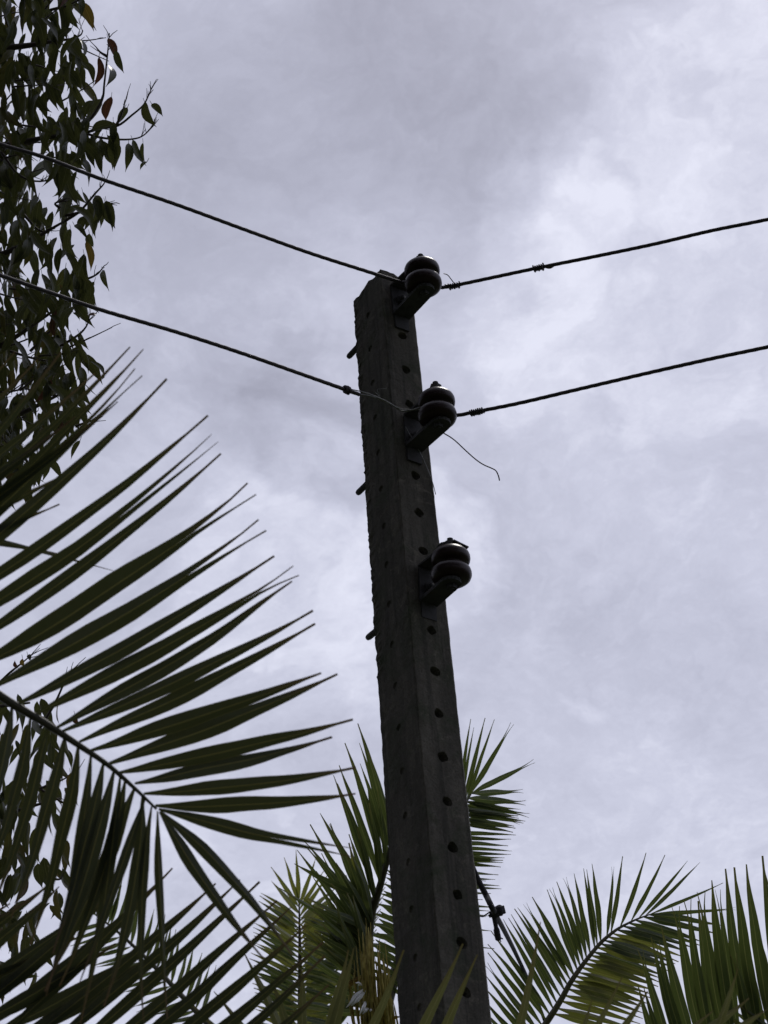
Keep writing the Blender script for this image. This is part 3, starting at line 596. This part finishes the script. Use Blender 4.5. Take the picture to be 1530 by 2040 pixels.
# ---- right palm
crC = at(900, 2420, 8.6)
palmC = palm_root(crC.x, crC.y, 'right-hand palm whose arching frond spreads beside the pole', crC.z, 0.12, crC)
C1 = Frond(palmC, [(900, 2420, 8.6), (990, 2180, 8.5), (1085, 2042, 8.4), (1116, 1994, 8.35), (1136, 1958, 8.3), (1160, 1923, 8.3), (1193, 1882, 8.3), (1220, 1858, 8.3), (1240, 1845, 8.3), (1269, 1831, 8.3), (1297, 1821, 8.3)], 0.0165, 0.0026, M_lf_mid, .15, M_rachis_sheen)
for a in ((1295, 1821, 1441, 1759, 8), (1297, 1821, 1467, 1810, 10), (1284, 1826, 1394, 1718, 9), (1272, 1830, 1370, 1715, 9), (1256, 1837, 1325, 1703, 10), (1235, 1848, 1287, 1699, 11), (1217, 1860, 1240, 1706, 11), (1208, 1868, 1221, 1726, 10), (1197, 1877, 1179, 1720, 13), (1190, 1885, 1168, 1732, 11), (1185, 1890, 1163, 1730, 11),
          (1176, 1901, 1144, 1739, 13), (1169, 1910, 1125, 1748, 13), (1163, 1919, 1109, 1756, 14), (1157, 1928, 1098, 1769, 13), (1151, 1937, 1090, 1772, 13), (1145, 1945, 1060, 1787, 18), (1138, 1955, 1045, 1800, 14), (1132, 1965, 1031, 1808, 14), (1126, 1976, 1025, 1810, 14), (1119, 1989, 1018, 1822, 13), (1111, 2002, 1013, 1829, 13), (1104, 2013, 1002, 1831, 14),
          (1097, 2024, 978, 1855, 14), (1090, 2035, 972, 1880, 14), (1082, 2046, 972, 1898, 14), (1074, 2058, 968, 1920, 14), (1066, 2070, 965, 1940, 14), (1058, 2082, 962, 1965, 14), (1050, 2094, 960, 1990, 14), (1040, 2108, 960, 2010, 14), (1030, 2122, 955, 2030, 14)):
    C1.leaf(*a[:4], a[4] * .9, bow=rnd.uniform(.0, .04), split=.85 if rnd.random() < .25 else 0, tilt=rnd.uniform(-.3, .3))
tips = [(1437, 1844), (1430, 1860), (1400, 1876), (1398, 1884), (1385, 1890), (1370, 1897), (1366, 1908), (1352, 1916), (1345, 1920), (1342, 1926), (1332, 1934), (1326, 1944), (1320, 1951), (1318, 1958), (1312, 1966), (1305, 1974), (1300, 1982), (1300, 1990), (1292, 2000), (1285, 2008), (1282, 2018), (1280, 2030), (1275, 2040), (1270, 2052), (1262, 2064)]
pr = [(1292, 1822), (1280, 1827), (1265, 1833), (1252, 1839), (1240, 1845), (1230, 1852), (1220, 1859), (1211, 1866), (1203, 1873), (1196, 1880), (1189, 1888), (1182, 1896), (1176, 1903), (1170, 1911), (1164, 1919), (1158, 1928), (1152, 1937), (1147, 1944), (1141, 1953), (1136, 1961), (1130, 1970), (1123, 1982), (1116, 1994), (1108, 2007), (1100, 2020)]
for (b, t_) in zip(pr, tips):
    C1.leaf(*b, *t_, rnd.uniform(13, 17), bow=rnd.uniform(-.04, -.01), dd=rnd.uniform(-.3, 0), mat=M_lf_pale if t_[1] > 1905 and rnd.random() < .7 else None, tilt=rnd.uniform(-.3, .4))
# ---- far right palm
crD = at(1750, 2330, 7.2)
palmD = palm_root(crD.x, crD.y, 'dark palm at the lower right corner with comb-like upright leaflets', crD.z, 0.11, crD)
D1 = Frond(palmD, [(1750, 2330, 7.2), (1720, 2150, 7.1), (1620, 2085, 7.0), (1500, 2095, 6.95), (1400, 2130, 6.9), (1330, 2180, 6.9)], 0.02, 0.004, M_lf_mid, .12)
for a in ((1600, 2088, 1533, 1742, 20), (1575, 2088, 1518, 1705, 22), (1545, 2090, 1487, 1722, 22), (1520, 2093, 1463, 1727, 22), (1500, 2095, 1443, 1730, 22), (1480, 2100, 1430, 1772, 16), (1465, 2105, 1417, 1752, 22), (1450, 2110, 1397, 1776, 22), (1435, 2116, 1390, 1795, 16), (1425, 2120, 1369, 1792, 20), (1410, 2126, 1346, 1805, 22), (1395, 2132, 1318, 1845, 20),
          (1380, 2142, 1308, 1872, 16), (1372, 2148, 1297, 1866, 14), (1362, 2155, 1274, 1886, 18), (1350, 2165, 1284, 1968, 14), (1340, 2172, 1270, 1962, 16), (1635, 2090, 1560, 1760, 22), (1560, 2090, 1505, 1830, 20), (1530, 2092, 1480, 1860, 18), (1510, 2094, 1462, 1900, 18), (1590, 2088, 1540, 1820, 20)):
    D1.leaf(*a[:4], a[4] * 1.15, bow=-.025, split=.86 if rnd.random() < .4 else 0, tilt=rnd.uniform(-.35, .35), dd=rnd.uniform(-.3, .1), peak=.45)
for k in range(14):
    t = k / 13; bx, by = 1600 - 240 * t, 2088 + 60 * t
    D1.leaf(bx, by, bx - 110, by - 90, 16, .03, mat=M_lf_pale if k % 3 == 0 else None)
# ---- small far palm
crE = at(600, 2300, 14.0); rnd.seed(21)
palmE = palm_root(crE.x, crE.y, 'small far pale palm between the dark fronds left of the pole', crE.z, 0.12, crE)
E1 = Frond(palmE, [(600, 2300, 14.0), (600, 2120, 14.0), (598, 1980, 14.0), (597, 1880, 14.0), (596, 1800, 14.0)], 0.03, 0.005, M_lf_pale, .3)
for a in ((596, 1802, 590, 1693, 9), (596, 1803, 566, 1708, 9), (596, 1806, 630, 1708, 9), (596, 1808, 540, 1727, 10), (597, 1812, 645, 1735, 9), (597, 1820, 541, 1755, 12), (597, 1826, 652, 1745, 10)):
    E1.leaf(*a, tilt=0)
for k in range(26):
    t = k / 25; y = 1832 + 240 * t; L = 92 + 18 * math.sin(t * 3)
    E1.leaf(597, y, 597 - L * (.80 + .12 * t) + rnd.uniform(-6, 6), y - L * (.62 - .35 * t) + rnd.uniform(-6, 6), rnd.uniform(9, 12) + 4 * t, rnd.uniform(0, .06), mat=M_lf_mid if rnd.random() < .45 else None)
    E1.leaf(597, y + 3, 597 + L * (.75 + .12 * t) + rnd.uniform(-6, 6), y - L * (.66 - .35 * t) + rnd.uniform(-6, 6), rnd.uniform(9, 12) + 4 * t, rnd.uniform(-.06, 0), mat=M_lf_mid if rnd.random() < .45 else None)
E2 = Frond(palmE, [(600, 2300, 14.0), (480, 2120, 14.2), (340, 1960, 14.4), (250, 1870, 14.5), (190, 1822, 14.5)], 0.03, 0.005, M_lf_mid, .3)
for a in ((192, 1824, 215, 1716, 9), (196, 1828, 205, 1738, 8), (200, 1832, 226, 1790, 8), (194, 1826, 190, 1752, 8), (191, 1824, 172, 1795, 8), (205, 1836, 222, 1745, 8), (215, 1842, 240, 1770, 8)):
    E2.leaf(*a, tilt=0)
for k in range(20):
    t = k / 19; x = 210 + 190 * t; y = 1838 + 185 * t
    E2.leaf(x, y, x + 25 + rnd.uniform(-8, 8), y - 100 + rnd.uniform(-8, 8), 9, .03); E2.leaf(x, y, x - 85 + rnd.uniform(-8, 8), y + 25 + rnd.uniform(-8, 8), 9, -.03)

E3 = Frond(palmE, [(600, 2300, 14.0), (640, 2150, 13.8), (680, 2000, 13.7), (700, 1900, 13.7), (712, 1830, 13.7)], 0.03, 0.005, M_lf_mid, .3)
for k in range(24):
    t = k / 23; x = 710 - 50 * t; y = 1840 + 220 * t
    E3.leaf(x, y, x - 95 + rnd.uniform(-8, 8), y - 55 + 40 * t + rnd.uniform(-8, 8), 12, .04, mat=M_lf_pale if rnd.random() < .4 else None); E3.leaf(x, y, x + 60, y - 80 + rnd.uniform(-8, 8), 11, -.03)
# ------------------------------------------------------------------ unseen trees added out of frame to keep the pole in shade
def added_shade_tree(x, y, h, r, z0, label, n=8000):
    o = tag(empty('added_shade_tree', Vector((x, y, 0))), label, 'tree', 'unseen trees added to shade the pole')
    mb = MB(); q = spline([Vector((x, y, -.1)), Vector((x + .1, y, h * .3)), Vector((x - .1, y + .1, h * .6)), Vector((x, y, h * .92))], 6); k = len(q)
    mb.tube(q, [.24 - .2 * i / (k - 1) for i in range(k)], 10); mb.build('trunk', M_bark, o)
    for i in range(9):
        a = i * 2.4; b = Vector((x, y, z0 + (h - z0) * (.05 + .08 * i))); e = b + Vector((math.cos(a), math.sin(a), .45)) * r * .75
        mb = MB(); mb.tube([b, b.lerp(e, .5) + Z * .2, e], [.08, .05, .015], 6); mb.build('limb', M_bark, o)
    mb = MB(); c = Vector((x, y, (h + z0) / 2)); hz = (h - z0) / 2
    while len(mb.f) < n:
        p = Vector((rnd.uniform(-1, 1), rnd.uniform(-1, 1), rnd.uniform(-1, 1)))
        if p.length > 1 - .25 * noise.noise(p * 3): continue
        if noise.noise(p * 3.1 + Vector((x, y, 0))) < -.32: continue
        A = c + Vector((p.x * r, p.y * r, p.z * hz)); d_ = Vector((rnd.gauss(0, 1), rnd.gauss(0, 1), rnd.gauss(-.5, .6))).normalized(); sd_ = d_.orthogonal().normalized(); L = rnd.uniform(.18, .3)
        mb.add([A, A + d_ * L * .45 + sd_ * L * .2, A + d_ * L, A + d_ * L * .45 - sd_ * L * .2], [(0, 1, 2, 3)], [(.5, 0), (0, .5), (.5, .9), (1, .5)])
    tag(mb.build('crown', M_lf_tree, o), kind='stuff')
for a in ((-.6, -1.6, 13.0, 3.6, 5.6), (4.9, -1.6, 12.0, 3.2, 5.4), (-5.2, -.6, 12.5, 3.4, 2.6), (1.5, -6.5, 12.0, 4.0, .8), (-5.0, -6.0, 11.0, 4.0, .8), (-5.4, 2.9, 12.0, 2.4, 1.5), (-3.6, 1.2, 12.5, 2.0, 5.5)):
    added_shade_tree(*a, 'unseen leafy tree added out of frame to shade the pole')

# ------------------------------------------------------------------ broadleaf tree, left
TD = 7.6
trk = at(-900, 900, 7.9)
tree = tag(empty('broadleaf_tree', Vector((trk.x, trk.y, 0))), 'broadleaf tree with drooping glossy leaves at the upper left', 'tree')
topT = at(-700, -500, 8.1)
mb = MB(); n = 30
tp = spline([Vector((trk.x, trk.y, -.1)), Vector((trk.x + .1, trk.y, 2)), Vector((trk.x, trk.y + .1, 4)), at(-760, 500, 7.9), at(-720, 0, 8.0), topT], 6)
mb.tube(tp, [0.19 - 0.15 * k / (len(tp) - 1) for k in range(len(tp))], 12); mb.build('trunk', M_bark, tree)
for pl in ([(-760, 700, 7.9), (-400, 480, 7.8), (-120, 330, 7.7), (60, 280, 7.6), (150, 268, 7.6)], [(-750, 560, 7.9), (-400, 260, 7.8), (-100, 120, 7.7), (60, 90, 7.6), (120, 80, 7.6)],
           [(-770, 900, 7.9), (-400, 700, 7.8), (-150, 560, 7.7), (20, 500, 7.6), (130, 440, 7.6)], [(-780, 1050, 7.9), (-400, 900, 7.8), (-150, 760, 7.7), (0, 690, 7.6), (120, 610, 7.6)],
           [(-790, 1200, 7.9), (-400, 1050, 7.8), (-120, 900, 7.7), (30, 830, 7.6), (130, 780, 7.6)], [(-800, 1500, 8.2), (-400, 1460, 8.2), (-100, 1420, 8.2), (60, 1400, 8.2)], [(-800, 1750, 8.2), (-400, 1700, 8.2), (-100, 1650, 8.2), (120, 1590, 8.2)]):
    q = spline([at(*p) for p in pl], 6); mb = MB(); k = len(q); mb.tube(q, [0.028 - 0.024 * i / (k - 1) for i in range(k)], 7); mb.build('limb', M_twig, tree)
def twig(pl, r0=.006, r1=.0018, spikes=0, d_=TD):
    q = spline([at(x, y, d_) for x, y in pl], 5); mb = MB(); k = len(q); mb.tube(q, [r0 + (r1 - r0) * i / (k - 1) for i in range(k)], 5)
    for i in range(spikes):
        a = q[-1 - rnd.randrange(min(8, k - 1))]; e = (q[-1] - q[-4]).normalized()
        b = a + (e * rnd.uniform(.6, 1.2) + Vector((rnd.uniform(-1, 1), rnd.uniform(-1, 1), rnd.uniform(-.4, 1.1))) * .75) * rnd.uniform(.018, .045)
        mb.tube([a, a.lerp(b, .5) + Vector((rnd.uniform(-1, 1), 0, rnd.uniform(-1, 1))) * .003, b], [.0018, .0014, .001], 4)
    mb.build('twig', M_twig, tree)
for pl, sp in (([(120, 272), (165, 266), (200, 274), (240, 278), (270, 276), (288, 268), (306, 250)], 14), ([(150, 268), (178, 240), (203, 200), (208, 165), (213, 120), (216, 90), (218, 66)], 7), ([(165, 266), (200, 256), (235, 250), (262, 230), (285, 210), (296, 190), (302, 176)], 10),
               ([(232, 250), (243, 225), (250, 200)], 5), ([(110, 80), (140, 78), (160, 70), (165, 60)], 4), ([(100, 20), (135, 10), (150, 0), (165, -12)], 4), ([(213, 112), (200, 104), (190, 92)], 2), ([(130, 440), (160, 420), (190, 385), (204, 370), (212, 358)], 5), ([(130, 430), (170, 420), (200, 408), (232, 404)], 5),
               ([(120, 415), (110, 405), (135, 400)], 8), ([(150, 560), (175, 555), (195, 545), (207, 530)], 4), ([(120, 690), (155, 668), (172, 650), (178, 632)], 6), ([(60, 700), (105, 655), (135, 630)], 3), ([(150, 850), (170, 842), (190, 835)], 7), ([(60, 930), (20, 860), (10, 830)], 3), ([(20, 700), (70, 715), (110, 720)], 9),
               ([(80, 1450), (110, 1400), (135, 1345), (150, 1330)], 6), ([(0, 1360), (20, 1340), (45, 1320), (62, 1305)], 6), ([(60, 1560), (110, 1590), (145, 1610), (135, 1600)], 5), ([(50, 1580), (110, 1560), (150, 1540)], 4), ([(100, 1750), (118, 1752), (125, 1745)], 2), ([(80, 220), (100, 190), (98, 180)], 3), ([(0, 300), (40, 350), (90, 360), (130, 330)], 6), ([(40, 420), (80, 460), (110, 455)], 6)):
    twig(pl, spikes=sp)
for k in range(46):                # fine twigs inside the crown
    x, y = rnd.uniform(-60, 130), rnd.uniform(-10, 930); a = rnd.uniform(-.7, .9); L = rnd.uniform(50, 110)
    twig([(x, y), (x + L * .5 * math.cos(a), y - L * .5 * math.sin(a) + rnd.uniform(-8, 8)), (x + L * math.cos(a), y - L * math.sin(a))], .004, .0015, 3, TD + rnd.uniform(-.3, .5))
hero = [(163, 4, 186, 63, 21, 'y'), (131, 8, 160, 59, 18), (132, 40, 137, 82, 14), (147, 68, 167, 99, 11), (118, -2, 117, 82, 21), (133, 95, 155, 145, 18), (215, 76, 230, 120, 17, 'r'), (230, 101, 248, 146, 15), (197, 113, 181, 173, 15, 'r'), (212, 127, 209, 173, 20), (150, 135, 172, 155, 15), (140, 157, 162, 187, 9), (141, 172, 137, 195, 9),
        (222, 192, 214, 242, 19, 'r'), (201, 197, 175, 250, 23), (186, 200, 170, 240, 16), (254, 214, 233, 250, 15), (288, 203, 314, 252, 19), (302, 207, 324, 233, 14), (183, 257, 233, 247, 21), (230, 257, 222, 337, 27), (167, 270, 178, 305, 16), (160, 293, 175, 347, 17), (193, 282, 217, 322, 22), (190, 290, 203, 353, 19), (256, 285, 247, 343, 18), (264, 278, 293, 330, 17), (285, 284, 290, 325, 10), (293, 322, 279, 340, 8),
        (142, 300, 157, 337, 16), (133, 342, 160, 411, 25), (115, 342, 114, 401, 17), (146, 410, 183, 458, 11), (188, 393, 196, 445, 21), (209, 402, 230, 455, 27), (172, 430, 162, 465, 18), (201, 434, 193, 476, 13), (178, 465, 187, 493, 18), (172, 480, 178, 541, 18, 'y'), (204, 539, 216, 582, 18), (157, 530, 168, 602, 20), (188, 561, 165, 617, 18), (149, 580, 143, 618, 16), (136, 605, 142, 662, 18), (146, 623, 158, 640, 7), (176, 628, 190, 626, 7, 'r'), (162, 666, 178, 691, 8),
        (154, 686, 175, 745, 19), (180, 719, 205, 750, 11), (205, 748, 195, 757, 6), (167, 755, 187, 810, 18), (150, 770, 146, 870, 22), (160, 877, 142, 916, 11), (115, 885, 125, 908, 12), (90, 720, 80, 780, 24), (100, 900, 60, 960, 30), (140, 1540, 152, 1600, 24, 'y'), (35, 1330, 30, 1315, 10, 'r'), (55, 1305, 60, 1318, 10), (45, 1312, 50, 1328, 10, 'y'), (150, 1425, 160, 1445, 12, 'r'), (105, 1620, 130, 1670, 22), (120, 1630, 118, 1690, 20), (98, 1730, 118, 1750, 18, 'y'), (75, 1720, 85, 1770, 22)]
for (x0, y0, x1, y1, n_) in ((168, 236, 226, 292, 13), (178, 385, 216, 420, 6), (150, 505, 182, 560, 8), (120, 60, 150, 130, 6), (140, 640, 168, 760, 7), (150, 190, 195, 240, 6)):
    for k in range(n_):
        x, y = rnd.uniform(x0, x1), rnd.uniform(y0, y1); L = rnd.uniform(38, 66); a = rnd.gauss(math.pi / 2, .3); hero.append((x, y, x + L * math.cos(a), y + L * math.sin(a), L * rnd.uniform(.26, .36)))
view0 = -_f
leafN = 0
def leaf_obj(bx, by, tx, ty, w, mat, d_, bend=None):
    global leafN
    z = d_; a, b = at(bx, by, z), at(tx, ty, z + rnd.uniform(-.06, .06))
    nrm = (view0 + Vector((rnd.uniform(-1, 1), rnd.uniform(-1, 1), rnd.uniform(-.6, 1))) * .55).normalized()
    mb = MB(); leaf_geo(mb, a, b, w / FPX * z, bend if bend is not None else rnd.choice((-1, 1)) * rnd.uniform(.03, .2), nrm, rnd.uniform(-.25, .5))
    ax = (b - a).normalized(); mb.tube([a - ax * .012 + Z * .006, a], .0011, 4)
    mb.build('leaf', mat, tree); leafN += 1
for h in hero:
    m = M_lf_tree if len(h) < 6 else (M_lf_red if h[5] == 'r' else M_lf_yel)
    leaf_obj(*h[:4], h[4] * .98, m, TD + rnd.uniform(-.15, .1))
edge = [(-40, 150), (0, 158), (60, 150), (100, 150), (150, 160), (200, 172), (250, 195), (300, 190), (340, 165), (380, 140), (420, 165), (460, 175), (500, 168), (560, 165), (600, 160), (660, 140), (700, 150), (760, 165), (800, 160), (850, 140), (900, 130), (930, 90), (980, 55), (1020, 10)]
def edge_x(y):
    for (a, xa), (b, xb) in zip(edge, edge[1:]):
        if a <= y <= b: return xa + (xb - xa) * (y - a) / (b - a)
    return 0
fol = MB(); cand = []
while len(cand) < 960:
    y = rnd.uniform(-70, 960); x = rnd.uniform(-90, 170); ex = edge_x(max(y + 30, -40))
    if x > ex + 8: continue
    keep = 0.50 + 0.5 * min(1, (ex - x) / 110)
    if noise.noise(Vector((x / 45, y / 45, 2.0))) < -0.22 and x > -10: keep *= .25
    if rnd.random() > keep: continue
    cand.append((x, y, TD + rnd.uniform(-.45, .7)))
while len(cand) < 1180:
    y = rnd.uniform(1380, 1960); x = rnd.uniform(-60, 135 - max(0, y - 1750) * .3)
    if rnd.random() > 1 - max(0, x) / 220 or noise.noise(Vector((x / 50, y / 50, 5.0))) < -0.15: continue
    cand.append((x, y, 8.2 + rnd.uniform(-.3, .5)))
cand.sort(key=lambda q: q[2] - (0.5 if q[0] > 30 else 0))
for k, (x, y, z) in enumerate(cand):
    L = rnd.uniform(38, 78); a = rnd.gauss(math.pi / 2, .42); w = L * rnd.uniform(.2, .33)
    tx, ty = x + L * math.cos(a), y + L * math.sin(a)
    if leafN < 300:
        q = rnd.random(); leaf_obj(x, y, tx, ty, w, M_lf_red if q < .014 else (M_lf_yel if q < .04 else M_lf_tree), z)
    else:
        A, B = at(x, y, z), at(tx, ty, z + rnd.uniform(-.1, .1)); nrm = (view0 + Vector((rnd.uniform(-1, 1), rnd.uniform(-1, 1), rnd.uniform(-.6, 1))) * .7).normalized()
        leaf_geo(fol, A, B, w / FPX * z, rnd.uniform(-.14, .14), nrm, rnd.uniform(-.1, .25))
for k in range(2600):              # the rest of the crown, out of the frame to the left and above
    t = rnd.random(); c = Vector(tp[-1]).lerp(Vector((trk.x, trk.y, 4.2)), t); r = 1.35 * math.sqrt(rnd.random()) * (0.6 + .6 * math.sin(math.pi * min(1, t + .1))); th = rnd.uniform(0, 6.283)
    A = c + Vector((math.cos(th) * r, math.sin(th) * r, rnd.uniform(-.3, .3)))
    q = A - CAM; zc = q.dot(_f)
    if zc > 0.1:
        px = 765 + FPX * q.dot(_R) / zc; py = 1020 - FPX * q.dot(_U) / zc
        if px > -70 and -120 < py < 2100: continue
    B = A + Vector((rnd.uniform(-.05, .05), rnd.uniform(-.05, .05), -rnd.uniform(.08, .15)))
    leaf_geo(fol, A, B, rnd.uniform(.03, .045), rnd.uniform(-.14, .14), Vector((rnd.uniform(-1, 1), rnd.uniform(-1, 1), .5)).normalized())
tag(fol.build('foliage', M_lf_tree, tree), kind='stuff')
